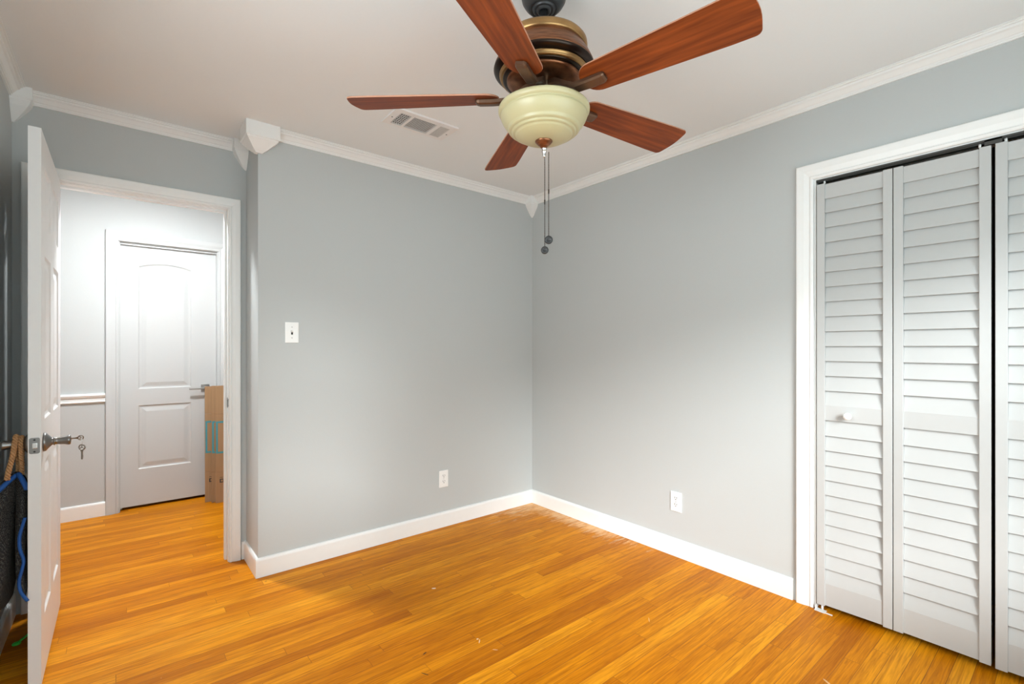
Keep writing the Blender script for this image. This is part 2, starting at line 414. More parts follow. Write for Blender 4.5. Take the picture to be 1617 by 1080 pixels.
# ------------------------------------------------------------------ shell
bm = nb(); box(bm, (HX0 - .1, YB - .12, -0.08), (XR + .75, YH + .12, 0)); struct('floor', bm, FLOOR, 'orange oak strip floor running from the bedroom into the hall', 'floor')
bm = nb(); box(bm, (HX0 - .1, YB - .12, H), (XR + .75, YH + .12, H + .1)); struct('ceiling', bm, CEIL, 'smooth off white ceiling over the room', 'ceiling')
def wall_with_hole(axis, p0, p1, u0, u1, z0, z1, hu0, hu1, hz0, hz1, name, mat, label):
    bm = nb()
    def b(ua, ub, za, zb):
        if ub - ua < 1e-4 or zb - za < 1e-4: return
        if axis == 'x': box(bm, (p0, ua, za), (p1, ub, zb))
        else: box(bm, (ua, p0, za), (ub, p1, zb))
    b(u0, hu0, z0, z1); b(hu1, u1, z0, z1); b(hu0, hu1, z0, hz0); b(hu0, hu1, hz1, z1)
    return struct(name, bm, mat, label, 'wall')
wall_with_hole('x', XL - .12, XL, YB - .12, YD, 0, H, 0.45, 1.45, 0.85, 2.05, 'wall_left', WALL, 'grey painted wall behind the open bedroom door')
bm = nb(); box(bm, (XA, YF, 0), (XR + .12, YD2, H)); struct('wall_back', bm, WALL, 'grey far wall with the light switch and its narrow side facing the doorway', 'wall')
wall_with_hole('x', XR, XR + .12, YB - .12, YF, 0, H, -0.372, 0.852, 0, 2.045, 'wall_right', WALL, 'grey right wall around the louvered closet', )
wall_with_hole('y', YB - .12, YB, XL, XR, 0, H, -0.36, 2.15, 0.55, 1.92, 'wall_rear', WALL, 'grey wall behind the camera with a window')
wall_with_hole('y', YD, YD2, XL - .12, XA, 0, H, DX0 - .018, DX1 + .018, 0, DZ + .018, 'wall_doorway', WALL, 'grey wall around the open doorway to the hall')
# hall shell
bm = nb(); box(bm, (HX0 - .1, YH, 0), (XR + .12, YH + .12, H)); 
bm.free()
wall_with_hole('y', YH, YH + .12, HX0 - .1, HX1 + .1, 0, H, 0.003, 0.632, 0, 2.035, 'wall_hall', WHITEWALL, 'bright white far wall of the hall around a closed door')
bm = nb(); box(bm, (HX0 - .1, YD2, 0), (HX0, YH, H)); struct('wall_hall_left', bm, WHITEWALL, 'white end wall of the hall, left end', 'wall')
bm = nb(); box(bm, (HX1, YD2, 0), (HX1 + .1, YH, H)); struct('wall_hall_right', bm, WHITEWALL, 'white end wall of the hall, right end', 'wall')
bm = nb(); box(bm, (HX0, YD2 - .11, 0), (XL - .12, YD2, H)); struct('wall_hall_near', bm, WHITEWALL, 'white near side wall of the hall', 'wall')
# closet interior, its shade painted in as dark walls
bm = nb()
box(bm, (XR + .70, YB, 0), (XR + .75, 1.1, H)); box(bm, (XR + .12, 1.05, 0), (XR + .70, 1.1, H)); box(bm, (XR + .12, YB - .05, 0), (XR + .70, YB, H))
struct('wall_closet', bm, DARK, 'closet interior behind the louvered doors, painted dark as shade', 'wall')

# ------------------------------------------------------------------ unseen windows for daylight; rear one widened, left one added for fill
def window(name, axis, p, u0, u1, z0, z1, sgn, label):
    t = thing(name, label, 'window', ((p, (u0 + u1) / 2, z0) if axis == 'x' else ((u0 + u1) / 2, p, z0)), kind='structure')
    def bb(bm, pa, pb, ua, ub, za, zb):
        if axis == 'x': box(bm, (pa, ua, za), (pb, ub, zb))
        else: box(bm, (ua, pa, za), (ub, pb, zb))
    bm = nb(); f = .045; a, b = p - .03 * sgn, p - .07 * sgn
    bb(bm, a, b, u0, u0 + f, z0, z1); bb(bm, a, b, u1 - f, u1, z0, z1); bb(bm, a, b, u0 + f, u1 - f, z0, z0 + f); bb(bm, a, b, u0 + f, u1 - f, z1 - f, z1)
    zm = (z0 + z1) / 2; bb(bm, a, b, u0 + f, u1 - f, zm - .02, zm + .02)
    obj('window_frame', bm, TRIM, t)
    bm = nb(); c = .07; a, b = p, p + .018 * sgn
    bb(bm, a, b, max(u0 - c, XL + .001) if axis == 'y' else u0 - c, u0, z0 - c, z1 + c); bb(bm, a, b, u1, u1 + c, z0 - c, z1 + c); bb(bm, a, b, u0, u1, z1, z1 + c); bb(bm, a, b, u0, u1, z0 - c, z0)
    obj('window_casing', bm, TRIM, t)
    bm = nb(); bb(bm, p, p + .06 * sgn, max(u0 - c - .01, XL + .001) if axis == 'y' else u0 - c - .01, u1 + c + .01, z0 - .02, z0); obj('window_sill', bm, TRIM, t)
window('window_1', 'y', YB, -0.36, 2.15, 0.55, 1.92, 1, 'white framed window in the wall behind the camera')
window('window_2_added', 'x', XL, 0.45, 1.45, 0.85, 2.05, 1, 'white framed window added in the left wall for fill light')

# ------------------------------------------------------------------ crown moulding, baseboards
CROWN = [(0, -.054), (.0085, -.054), (.0095, -.0475), (.0125, -.0475), (.0135, -.041), (.0175, -.0385), (.022, -.032), (.029, -.023), (.037, -.0185), (.038, -.011), (.0455, -.010), (.0465, -.0045), (.052, -.004), (.052, 0), (0, 0)]
BASE = [(0, 0), (.014, 0), (.014, .088), (.012, .096), (.008, .101), (0, .103)]
def run(bm, prof, a, b, nrm, z):
    """sweep profile (d from wall, dz) along the segment a-b; nrm points into the room"""
    A = [bm.verts.new((a[0] + nrm[0] * d, a[1] + nrm[1] * d, z + h)) for d, h in prof]
    B = [bm.verts.new((b[0] + nrm[0] * d, b[1] + nrm[1] * d, z + h)) for d, h in prof]
    n = len(prof)
    bm.faces.new(A); bm.faces.new(B[::-1])
    for i in range(n): bm.faces.new((A[i], B[i], B[(i + 1) % n], A[(i + 1) % n]))
e = .001
def crown(name, a, b, n, label): bm = nb(); run(bm, CROWN, a, b, n, H - .0005); struct(name, bm, TRIM, label, 'crown moulding')
crown('trim_1', (XR, YB), (XR, YF - .05), (-1, 0), 'white crown moulding along the top of the right wall')
crown('trim_2', (XA + .08, YF), (XR - .05, YF), (0, -1), 'white crown moulding along the top of the far wall')
crown('trim_3', (XA, YF + .08), (XA, YD - .05), (-1, 0), 'short white crown moulding piece on the narrow alcove side')
crown('trim_4', (XL + .05, YD), (XA - .05, YD), (0, -1), 'white crown moulding above the open doorway')
crown('trim_5', (XL, YB), (XL, YD - .05), (1, 0), 'white crown moulding along the top of the left wall')
crown('trim_6', (XL, YB), (XR, YB), (0, 1), 'white crown moulding on the wall behind the camera')
def inner_block(name, c, sx, sy, label):
    bm = nb(); s = .074
    rings = []
    for (k, z) in ((s, H - .0005), (s, H - .050), (s * .93, H - .058), (s * .93, H - .064), (s * .78, H - .085), (s * .30, H - .135), (s * .26, H - .138), (s * .10, H - .150)):
        rings.append([bm.verts.new((c[0] + sx * x, c[1] + sy * y, z)) for x, y in ((0, 0), (k, 0), (k, k), (0, k))])
    bm.faces.new(rings[0]); bm.faces.new(rings[-1])
    for A, B in zip(rings, rings[1:]):
        for i in range(4): bm.faces.new((A[i], A[(i + 1) % 4], B[(i + 1) % 4], B[i]))
    struct(name, bm, TRIM, label, 'corner block')
inner_block('trim_7', (XR, YF), -1, -1, 'pointed white crown corner block in the far right corner')
inner_block('trim_8', (XA, YD), -1, -1, 'pointed white crown corner block right above the doorway casing')
inner_block('trim_9', (XL, YD), 1, -1, 'pointed white crown corner block in the far left corner')
bm = nb(); rings = []
for (k, z) in ((1, H - .0005), (1, H - .074), (.91, H - .080), (.91, H - .085), (.38, H - .132), (.33, H - .134), (.20, H - .145)):
    o_, i_ = .070 * k, .094 * k
    poly = [(-o_, -o_), (i_, -o_), (i_, 0), (0, 0), (0, i_), (-o_, i_)]
    rings.append([bm.verts.new((XA + x, YF + y, z)) for x, y in poly])
for A, B in zip(rings, rings[1:]):
    for i in range(6): bm.faces.new((A[i], A[(i + 1) % 6], B[(i + 1) % 6], B[i]))
for Rg in (rings[0], rings[-1]):
    bm.faces.new((Rg[0], Rg[1], Rg[2], Rg[3])); bm.faces.new((Rg[0], Rg[3], Rg[4], Rg[5]))
struct('trim_10', bm, TRIM, 'large white crown block wrapping the outside corner of the far wall', 'corner block')
def base(name, a, b, n, label): bm = nb(); run(bm, BASE, a, b, n, .001); struct(name, bm, TRIM, label, 'baseboard', )
base('baseboard_right', (XR, YF), (XR, .932), (-1, 0), 'white baseboard along the right wall')
base('baseboard_back', (XA - .014, YF), (XR - .014, YF), (0, -1), 'white baseboard along the far wall')
base('baseboard_alcove', (XA, YF), (XA, YD - .014), (-1, 0), 'short white baseboard on the narrow alcove side')
base('baseboard_doorway', (.552, YD), (XA, YD), (0, -1), 'small white baseboard piece beside the doorway casing')
base('baseboard_left', (XL, YB), (XL, YD), (1, 0), 'white baseboard along the left wall behind the door')
base('baseboard_rear', (XL + .014, YB), (XR, YB), (0, 1), 'white baseboard behind the camera')
base('baseboard_hall', (HX0, YH), (-.078, YH), (0, -1), 'white baseboard along the hall wall left of the hall door')
base('baseboard_hall_right', (.715, YH), (HX1, YH), (0, -1), 'white baseboard along the hall wall right of the hall door')

# chair rail in the hall
RAIL = [(0, .835), (.012, .837), (.015, .843), (.010, .850), (.010, .868), (.018, .876), (.024, .890), (.020, .900), (0, .903)]
bm = nb(); run(bm, RAIL, (HX0, YH), (-.078, YH), (0, -1), 0); struct('trim_11', bm, TRIM, 'white chair rail on the hall wall', 'chair rail')

# ------------------------------------------------------------------ door casings
# profile across the casing width: (distance outwards from opening, thickness)
CAS = [(0, .000), (0, .009), (.004, .012), (.012, .013), (.016, .010), (.020, .010), (.040, .016), (.062, .018), (.070, .018), (.074, .014), (.074, 0)]
def casing(name, axis, p, sgn, u0, u1, ztop, label, mat=TRIM, z0=.001, kl=1.0, kr=1.0):
    """mitred casing on three sides of an opening u0..u1; sgn: direction off the wall"""
    bm = nb()
    def V(u, z, t): return bm.verts.new((p + sgn * t, u, z) if axis == 'x' else (u, p + sgn * t, z))
    st = []
    for (uu, zz) in ((-1, 0), (-1, 1), (1, 1), (1, 0)):
        ring = []
        for d, t in CAS:
            u = (u0 - d * kl) if uu < 0 else (u1 + d * kr)
            z = ztop + d * kr if zz else z0
            ring.append(V(u, z, t))
        st.append(ring)
    n = len(CAS)
    for A, B in zip(st, st[1:]):
        for i in range(n - 1): bm.faces.new((A[i], B[i], B[i + 1], A[i + 1]))
        bm.faces.new((A[n - 1], B[n - 1], B[0], A[0]))
    bm.faces.new(st[0]); bm.faces.new(st[-1])
    return struct(name, bm, mat, label, 'door casing')
casing('trim_12', 'y', YD, -1, DX0 - .005, DX1 + .005, DZ + .004, 'white casing around the open bedroom doorway', kl=1.3, kr=.79)
casing('trim_13', 'y', YD2, 1, DX0 - .006, DX1 + .006, DZ + .004, 'white casing on the hall side of the bedroom doorway')
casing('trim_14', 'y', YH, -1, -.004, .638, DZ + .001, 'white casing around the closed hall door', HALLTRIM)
casing('trim_15', 'x', XR, -1, -.362, .842, 2.036, 'white casing around the louvered closet')
# jambs
def jamb(name, axis, p0, p1, u0, u1, zt, th, label, stop=None):
    bm = nb()
    def bb(ua, ub, za, zb, a=p0, b=p1):
        if axis == 'x': box(bm, (a, ua, za), (b, ub, zb))
        else: box(bm, (ua, a, za), (ub, b, zb))
    bb(u0 - th, u0, .001, zt + th); bb(u1, u1 + th, .001, zt + th); bb(u0, u1, zt, zt + th)
    if stop:
        bb(u0, u0 + .011, .001, zt - .011, *stop); bb(u1 - .011, u1, .001, zt - .011, *stop); bb(u0, u1, zt - .011, zt, *stop)
    return struct(name, bm, TRIM, label, 'door jamb')
jamb('trim_16', 'y', YD + .001, YD2 - .001, DX0, DX1, DZ, .017, 'white jamb lining the open doorway', (YD + .045, YD + .08))
jamb('trim_17', 'y', YH - .0, YH + .119, .004, .631, 2.032, .0, 'white jamb of the closed hall door') if False else None
bm = nb()
for a, b in (((-.014, YH + .001, .001), (.004, YH + .118, 2.05)), ((.631, YH + .001, .001), (.649, YH + .118, 2.05)), ((.004, YH + .001, 2.032), (.631, YH + .118, 2.05)),
             ((.004, YH + .086, .001), (.016, YH + .118, 2.032)), ((.619, YH + .086, .001), (.631, YH + .118, 2.032)), ((.016, YH + .086, 2.018), (.619, YH + .118, 2.032))):
    pass
bm.free()
jamb('trim_18', 'x', XR + .001, XR + .118, -.354, .834, 2.030, .016, 'white jamb lining the closet opening')

# strike plate on the right jamb of the doorway
bm = nb(); box(bm, (DX1 - .0015, YD + .002, .890), (DX1 - .0001, YD + .03, .948), .0005)
tube(bm, [(DX1 - .001, YD - .001 + .004 * math.cos(a), .919 + .022 * math.sin(a)) for a in [R(-80 + 16 * i) for i in range(11)]], .0035, 6)
tag(obj('strike_plate', bm, NICKEL), 'curved nickel strike plate on the right jamb of the open doorway', 'strike plate')

# ------------------------------------------------------------------ panelled door slab
def slab(bm, W, Hh, T, cols, rows, arch_rows=(), M=None):
    """local u (0..W), z (0..Hh), thickness along v (-T/2..T/2). cols: [(u0,u1)], rows: [(z0,z1)]"""
    start = len(bm.verts)
    us = sorted({0, W, *[c for q in cols for c in q]}); zs = sorted({0, Hh, *[c for q in rows for c in q]})
    allv = []
    def V(u, v, z):
        x = bm.verts.new((u, v, z)); allv.append(x); return x
    for s in (-1, 1):
        pl = s * T / 2
        for i in range(len(us) - 1):
            for j in range(len(zs) - 1):
                ispan = (us[i], us[i + 1]) in cols and (zs[j], zs[j + 1]) in rows
                if not ispan:
                    bm.faces.new((V(us[i], pl, zs[j]), V(us[i + 1], pl, zs[j]), V(us[i + 1], pl, zs[j + 1]), V(us[i], pl, zs[j + 1])))
                else:
                    u0, u1, z0, z1 = us[i], us[i + 1], zs[j], zs[j + 1]
                    rise = .032 if (zs[j], zs[j + 1]) in arch_rows else 0.0
                    NN = 14
                    def loop(ins, dep, flat=False):
                        pts = [V(u0 + ins, pl - s * dep, z0 + ins), V(u1 - ins, pl - s * dep, z0 + ins)]
                        for k in range(NN + 1):
                            t = k / NN
                            zz = z1 - ins if flat else z1 - ins - rise + rise * math.sin(PI * (0.5 * 0 + t)) ** .8 if rise else z1 - ins
                            pts.append(V(u1 - ins - (u1 - u0 - 2 * ins) * t, pl - s * dep, zz))
                        return pts
                    lp = [loop(0, 0, True), loop(0, 0), loop(.007, .006), loop(.014, .0075), loop(.020, .0075), loop(.046, .002), loop(.049, .0015)]
                    n = len(lp[0])
                    for A, B in zip(lp, lp[1:]):
                        for k in range(n):
                            q = (A[k], A[(k + 1) % n], B[(k + 1) % n], B[k])
                            if (q[0].co - q[3].co).length + (q[1].co - q[2].co).length < 1e-7: continue
                            bm.faces.new(q)
                    bm.faces.new(lp[-1])
    t = T / 2
    for q in ([(0, -t, 0), (0, t, 0), (0, t, Hh), (0, -t, Hh)], [(W, -t, 0), (W, t, 0), (W, t, Hh), (W, -t, Hh)], [(0, -t, 0), (W, -t, 0), (W, t, 0), (0, t, 0)], [(0, -t, Hh), (W, -t, Hh), (W, t, Hh), (0, t, Hh)]):
        bm.faces.new([V(*c) for c in q])
    bmesh.ops.remove_doubles(bm, verts=bm.verts[:], dist=1e-5)
    if M is not None: bmesh.ops.transform(bm, matrix=M, verts=bm.verts[:])

# bedroom door, standing open at a right angle into the room
LX0, LX1 = -.2515, -.217
LY0, LY1 = 2.413, 3.140
LW = LY1 - LY0
d1 = thing('door_1', 'white six panel bedroom door standing open, edge towards the viewer', 'door', ((LX0 + LX1) / 2, LY1, .012), kind='structure')
bm = nb()
M = Matrix.Translation((((LX0 + LX1) / 2), LY0, .012)) @ Matrix.Rotation(R(90), 4, 'Z')
slab(bm, LW, 2.018, LX1 - LX0, [(.102, .312), (.415, .625)], [(.22, .795), (.955, 1.57), (1.685, 1.905)], (), M)
obj('door_leaf', bm, DOORW, d1)
# latch plate on the edge
bm = nb()
yp = LY0
def rrect(cx, cz, w_, h_, r, n=5):
    pts = []
    for (sx, sz, a0) in ((1, 1, 0), (-1, 1, 90), (-1, -1, 180), (1, -1, 270)):
        for k in range(n + 1):
            a = R(a0 + 90 * k / n); pts.append((cx + sx * (w_ / 2 - r) + r * math.cos(a), cz + sz * (h_ / 2 - r) + r * math.sin(a)))
    return pts
CXL = (LX0 + LX1) / 2
A = [bm.verts.new((x, yp - .0018, z)) for x, z in rrect(CXL, .884, .028, .057, .006)]
B = [bm.verts.new((x, yp - .0001, z)) for x, z in rrect(CXL, .884, .028, .057, .006)]
bm.faces.new(A); bm.faces.new(B[::-1])
for i in range(len(A)): bm.faces.new((A[i], A[(i + 1) % len(A)], B[(i + 1) % len(A)], B[i]))
lp = obj('latch_plate', bm, NICKEL, d1)
bm = nb(); box(bm, (CXL - .0065, yp - .0045, .874), (CXL + .008, yp - .0015, .894), .002); tag(obj('latch_bolt', bm, CHROME, lp), 'bright latch bolt')
for zz in (.905, .863):
    bm = nb(); lathe(bm, [(0, 0), (.0032, 0), (.003, -.0012), (0, -.0012)], 10, M=Matrix.Translation((CXL, yp - .0022, zz)) @ Matrix.Rotation(R(-90), 4, 'X'))
    obj('screw', bm, SLOT, lp)
# knobs: tulip levers seen along their axis
def knob(bm, x0, s, y, z):
    pr = [(0, 0), (.034, 0), (.034, .007), (.030, .010), (.026, .013), (.018, .020), (.0135, .024), (.0125, .027), (.0155, .028), (.0155, .031), (.0125, .032), (.0135, .040), (.0150, .058), (.0178, .067), (.0182, .071), (.0165, .0745), (.007, .076), (0, .076)]
    lathe(bm, pr, 28, M=Matrix.Translation((x0, y, z)) @ Matrix.Rotation(R(90 * s), 4, 'Y'))
KY, KZ = 2.475, .886
bm = nb(); knob(bm, LX1, 1, KY, KZ); tag(obj('door_knob', bm, NICKEL, d1), 'nickel knob with the keyhole')
bm = nb(); knob(bm, LX0, -1, KY, KZ); tag(obj('door_knob', bm, NICKEL, d1), 'nickel knob carrying the bag')
# hinges
for zz in (.25, 1.05, 1.83):
    bm = nb(); tube(bm, [(LX0 - .004, LY1 + .006, zz - .045), (LX0 - .004, LY1 + .006, zz + .045)], .006, 10); obj('hinge', bm, NICKEL, d1)

# keys
def key_mesh(bm, M):
    s = len(bm.verts)
    n = 18; vs0 = []
    # bow with three holes modelled as a ring and spokes
    tube_pts = [(.0105 * math.cos(a), 0, .0095 * math.sin(a)) for a in [2 * PI * i / n for i in range(n)]]
    tube(bm, tube_pts, (.0022), 6, closed=True)
    for a in (90, 210, 330):
        box(bm, (-.0013, -.001, 0), (.0013, .001, .0095), M=Matrix.Rotation(R(a - 90), 4, 'Y'))
    box(bm, (-.0045, -.0011, -.0155), (.0045, .0011, -.008))
    prism(bm, [(-.003, 0), (.003, 0), (.003, -.016), (.0045, -.019), (.002, -.0205), (.0045, -.023), (.002, -.025), (.0035, -.0275), (0, -.031), (-.003, -.028)], -.001, .001, Matrix.Translation((0, 0, -.013)) @ Matrix.Rotation(R(90), 4, 'X'))
    bm.verts.ensure_lookup_table()
    bmesh.ops.transform(bm, matrix=M, verts=bm.verts[s:])
KX = LX1 + .076
bm = nb()
key_mesh(bm, Matrix.Translation((KX + .027, KY, KZ + .004)) @ Matrix.Rotation(R(90), 4, 'Y') @ Matrix.Rotation(R(12), 4, 'Z') @ Matrix.Scale(.85, 4))
tag(obj('key', bm, KEYM), 'small metal key sticking in the keyhole of the door knob', 'key')
bm = nb()
key_mesh(bm, Matrix.Translation((KX + .031, KY - .004, KZ - .033)) @ Matrix.Rotation(R(-38), 4, 'Z') @ Matrix.Scale(1.08, 4))
tag(obj('key', bm, KEYM), 'metal key dangling below the one in the door knob', 'key')
bm = nb()
tube(bm, [(KX + .031 + .0, KY - .003 + .002 * math.cos(a), KZ - .012 + .013 * math.sin(a)) for a in [2 * PI * i / 20 for i in range(20)]], .0009, 6, closed=True)
tag(obj('key_ring', bm, CHROME), 'thin wire ring joining the two keys at the door knob', 'key ring')

# hall door
d2 = thing('door_2', 'white closed hall door with arched upper panel seen through the doorway', 'door', (.3175, YH + .06, .022), kind='structure')
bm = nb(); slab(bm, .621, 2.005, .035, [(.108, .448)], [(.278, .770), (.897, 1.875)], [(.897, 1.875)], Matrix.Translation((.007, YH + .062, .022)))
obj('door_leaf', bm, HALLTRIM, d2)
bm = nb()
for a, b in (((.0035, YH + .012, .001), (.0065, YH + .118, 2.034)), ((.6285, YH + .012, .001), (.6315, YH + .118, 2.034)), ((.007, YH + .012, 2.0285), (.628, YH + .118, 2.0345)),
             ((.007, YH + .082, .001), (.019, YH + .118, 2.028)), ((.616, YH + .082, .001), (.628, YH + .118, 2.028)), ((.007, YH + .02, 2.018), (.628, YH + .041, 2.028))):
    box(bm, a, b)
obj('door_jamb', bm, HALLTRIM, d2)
bm = nb(); fy_ = YH + .0445
box(bm, (.522, fy_ - .008, .878), (.580, fy_, .936), .0015)
tube(bm, [(.551, fy_ - .006, .905), (.551, fy_ - .05, .905)], .009, 12)
box(bm, (.438, fy_ - .058, .898), (.560, fy_ - .044, .911), .003)
tag(obj('door_handle', bm, STEEL, d2), 'steel lever handle on a square rose')
bm = nb(); box(bm, (-.05, YH + .119, 0), (.70, YH + .16, 2.1)); struct('hall_door_shade_backing', bm, DARK, 'dark backing behind the closed hall door, painted shade for its gaps', 'wall')  # added dark sheet; door gap shade is in its colour

# ------------------------------------------------------------------ louvered bifold closet doors
def louver_panel(root, pa, pb, name, knobside=None):
    """panel between floor points pa, pb (x,y); front faces -X. modelled as u from pa to pb"""
    a = Vector((pa[0], pa[1], 0)); b = Vector((pb[0], pb[1], 0)); W = (b - a).length
    ang = math.atan2(b.y - a.y, b.x - a.x)
    # local: u along a->b, v into the closet, z up.  a->b runs towards -Y, closet is +X
    M = Matrix.Translation((pa[0], pa[1], 0)) @ Matrix.Rotation(ang, 4, 'Z')
    T = .028; Z0, Z1 = .028, 2.005; s = .034
    sl, sr = .034, .034
    bm = nb()
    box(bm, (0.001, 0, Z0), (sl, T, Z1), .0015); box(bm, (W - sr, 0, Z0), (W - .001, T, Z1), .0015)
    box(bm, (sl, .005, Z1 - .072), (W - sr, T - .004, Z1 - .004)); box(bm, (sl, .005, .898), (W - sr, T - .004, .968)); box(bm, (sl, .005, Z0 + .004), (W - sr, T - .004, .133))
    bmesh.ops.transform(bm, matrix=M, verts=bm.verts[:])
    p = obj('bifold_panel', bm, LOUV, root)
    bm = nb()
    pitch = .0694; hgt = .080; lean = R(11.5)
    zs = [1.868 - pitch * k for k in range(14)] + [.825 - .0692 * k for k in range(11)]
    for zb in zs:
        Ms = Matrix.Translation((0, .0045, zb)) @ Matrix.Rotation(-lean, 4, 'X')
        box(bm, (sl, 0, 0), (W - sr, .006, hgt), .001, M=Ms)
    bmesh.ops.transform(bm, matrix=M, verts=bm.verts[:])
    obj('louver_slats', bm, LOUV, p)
    if knobside is not None:
        bm = nb()
        lathe(bm, [(0, 0), (.009, 0), (.008, .004), (.007, .012), (.012, .018), (.0165, .025), (.0165, .031), (.012, .036), (0, .0375)], 24,
              M=M @ Matrix.Translation((knobside, .005, .927)) @ Matrix.Rotation(R(90), 4, 'X'))
        tag(obj('door_knob', bm, PLATE, p), 'round white knob')
    return p
# rotation: a->b towards -Y gives angle -90deg, local v(+y) -> +X (into closet)
b1 = thing('door_3', 'white louvered bifold closet door nearest the far corner, with round knob', 'closet door', (2.55, .54, .0), kind='structure')
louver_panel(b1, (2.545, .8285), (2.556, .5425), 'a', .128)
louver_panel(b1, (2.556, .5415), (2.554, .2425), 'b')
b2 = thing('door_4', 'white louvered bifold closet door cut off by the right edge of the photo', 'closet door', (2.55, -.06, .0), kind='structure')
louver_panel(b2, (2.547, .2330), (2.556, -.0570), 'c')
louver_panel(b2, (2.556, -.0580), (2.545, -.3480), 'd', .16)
# track in the shaded gap's dark colour, black bracket, pins
bm = nb(); box(bm, (2.562, -.352, 2.018), (2.590, .832, 2.030)); box(bm, (2.5545, .214, 2.008), (2.566, .262, 2.028)); box(bm, (2.5545, -.352, 2.022), (2.562, .832, 2.030))
tk = obj('closet_track', bm, TRACK); tag(tk, 'sliding track above the louvered closet doors, coloured dark for the shaded gap', 'door track')
for yy in (.800, .275, .205, -.33):
    bm = nb(); tube(bm, [(2.563, yy, 2.0055), (2.563, yy, 2.020)], .0045, 8); obj('pivot_pin', bm, PIN, tk)
bm = nb(); box(bm, (2.530, .79, .001), (2.560, .833, .004)); box(bm, (2.540, .829, .001), (2.566, .833, .022)); tube(bm, [(2.556, .807, .003), (2.556, .807, .026)], .005, 8)
box(bm, (2.534, .760, .001), (2.537, .79, .006))
tag(obj('pivot_bracket', bm, PIN), 'small white pivot bracket on the floor under the closet door', 'bracket')

# ------------------------------------------------------------------ ceiling fan
FX, FY = 1.090, 1.158
fan = thing('ceiling_fan', 'bronze ceiling fan with five cherry blades and a cream glass bowl light', 'ceiling fan', (FX, FY, H))
def fl(name, prof, mat, seg=64, c=(FX, FY)):
    bm = nb(); lathe(bm, prof, seg, (c[0], c[1], 0)); return obj(name, bm, mat, fan)
fl('canopy', [(0, 2.4275), (.074, 2.4275), (.0755, 2.420), (.075, 2.402), (.072, 2.388), (.064, 2.374), (.053, 2.3625), (.047, 2.359), (.0445, 2.3595), (.043, 2.363), (.0385, 2.363), (.0365, 2.357), (.033, 2.354), (.030, 2.355), (.0285, 2.359), (.025, 2.357), (.022, 2.351), (.018, 2.350), (.014, 2.354), (0, 2.354)], CANOPY)
fl('downrod', [(0, 2.356), (.0125, 2.356), (.0125, 2.236), (0, 2.236)], CANOPY, 24)
fl('motor_top_rim', [(.02, 2.238), (.10, 2.2455), (.130, 2.2455), (.138, 2.2430), (.1425, 2.2370), (.1435, 2.2290), (.1420, 2.2200), (.1385, 2.2150), (.06, 2.2140)], GOLD)
fl('motor_housing', [(.10, 2.2150), (.1385, 2.2150), (.1390, 2.2110), (.1420, 2.2060), (.1490, 2.1950), (.1565, 2.1810), (.1625, 2.1680), (.1655, 2.1600), (.1655, 2.1570), (.10, 2.1550)], COPPER)
fl('motor_lower_band', [(.10, 2.1580), (.1650, 2.1580), (.1668, 2.1550), (.1655, 2.1510), (.1600, 2.1460), (.1520, 2.1425), (.1450, 2.1410), (.10, 2.1400)], BRONZE_DK)
fl('motor_lower_rim', [(.10, 2.1405), (.1465, 2.1405), (.1485, 2.1380), (.1475, 2.1345), (.1440, 2.1325), (.1450, 2.1295), (.1425, 2.1265), (.1380, 2.1255), (.10, 2.1250)], GOLD)
fl('motor_lower_trough', [(.09, 2.1275), (.1370, 2.1270), (.1365, 2.1235), (.1330, 2.1215), (.1240, 2.1210), (.09, 2.1210)], BRONZE_DK)
fl('motor_lower_cup', [(.02, 2.1240), (.1240, 2.1225), (.1235, 2.1180), (.1190, 2.1140), (.1080, 2.1105), (.0900, 2.1085), (.0650, 2.1080), (.0550, 2.1100), (0, 2.1110)], COPPER)
fl('switch_housing', [(0, 2.1220), (.029, 2.1220), (.0300, 2.1190), (.0300, 2.0850), (.028, 2.0800), (.028, 2.0260), (0, 2.0260)], HUB, 32)
fl('light_bowl', [(0, 2.024), (.04, 2.025), (.130, 2.0270), (.1440, 2.0290), (.1490, 2.0275), (.1512, 2.0225), (.1510, 2.0160), (.1485, 2.0110), (.1430, 2.0085), (.1405, 2.0060), (.1435, 2.0035), (.1430, 1.9980), (.1385, 1.9875), (.1310, 1.9760), (.1220, 1.9650), (.1175, 1.9605), (.1180, 1.9570), (.1150, 1.9540), (.1095, 1.9520), (.1060, 1.9520), (.1060, 1.9480), (.1035, 1.9455), (.0985, 1.9440), (.0945, 1.9440), (.0935, 1.9405), (.0890, 1.9375), (.0780, 1.9315), (.0650, 1.9265), (.0480, 1.9230), (.0300, 1.9215), (0, 1.9210)], GLASS, 80)
fl('finial', [(0, 1.924), (.0270, 1.9240), (.0290, 1.9220), (.0290, 1.9195), (.0250, 1.9150), (.0190, 1.9090), (.0130, 1.9050), (.0110, 1.9010), (.009, 1.8995), (0, 1.899)], COPPER, 40)
fl('chain_coupling', [(0, 1.900), (.0085, 1.900), (.0088, 1.8955), (.0060, 1.8930), (.0080, 1.8895), (.0078, 1.8860), (.0050, 1.8830), (.0060, 1.8795), (.0042, 1.8765), (.0050, 1.8735), (.0032, 1.8690), (0, 1.868)], CHROME, 20, (FX + .002, FY))
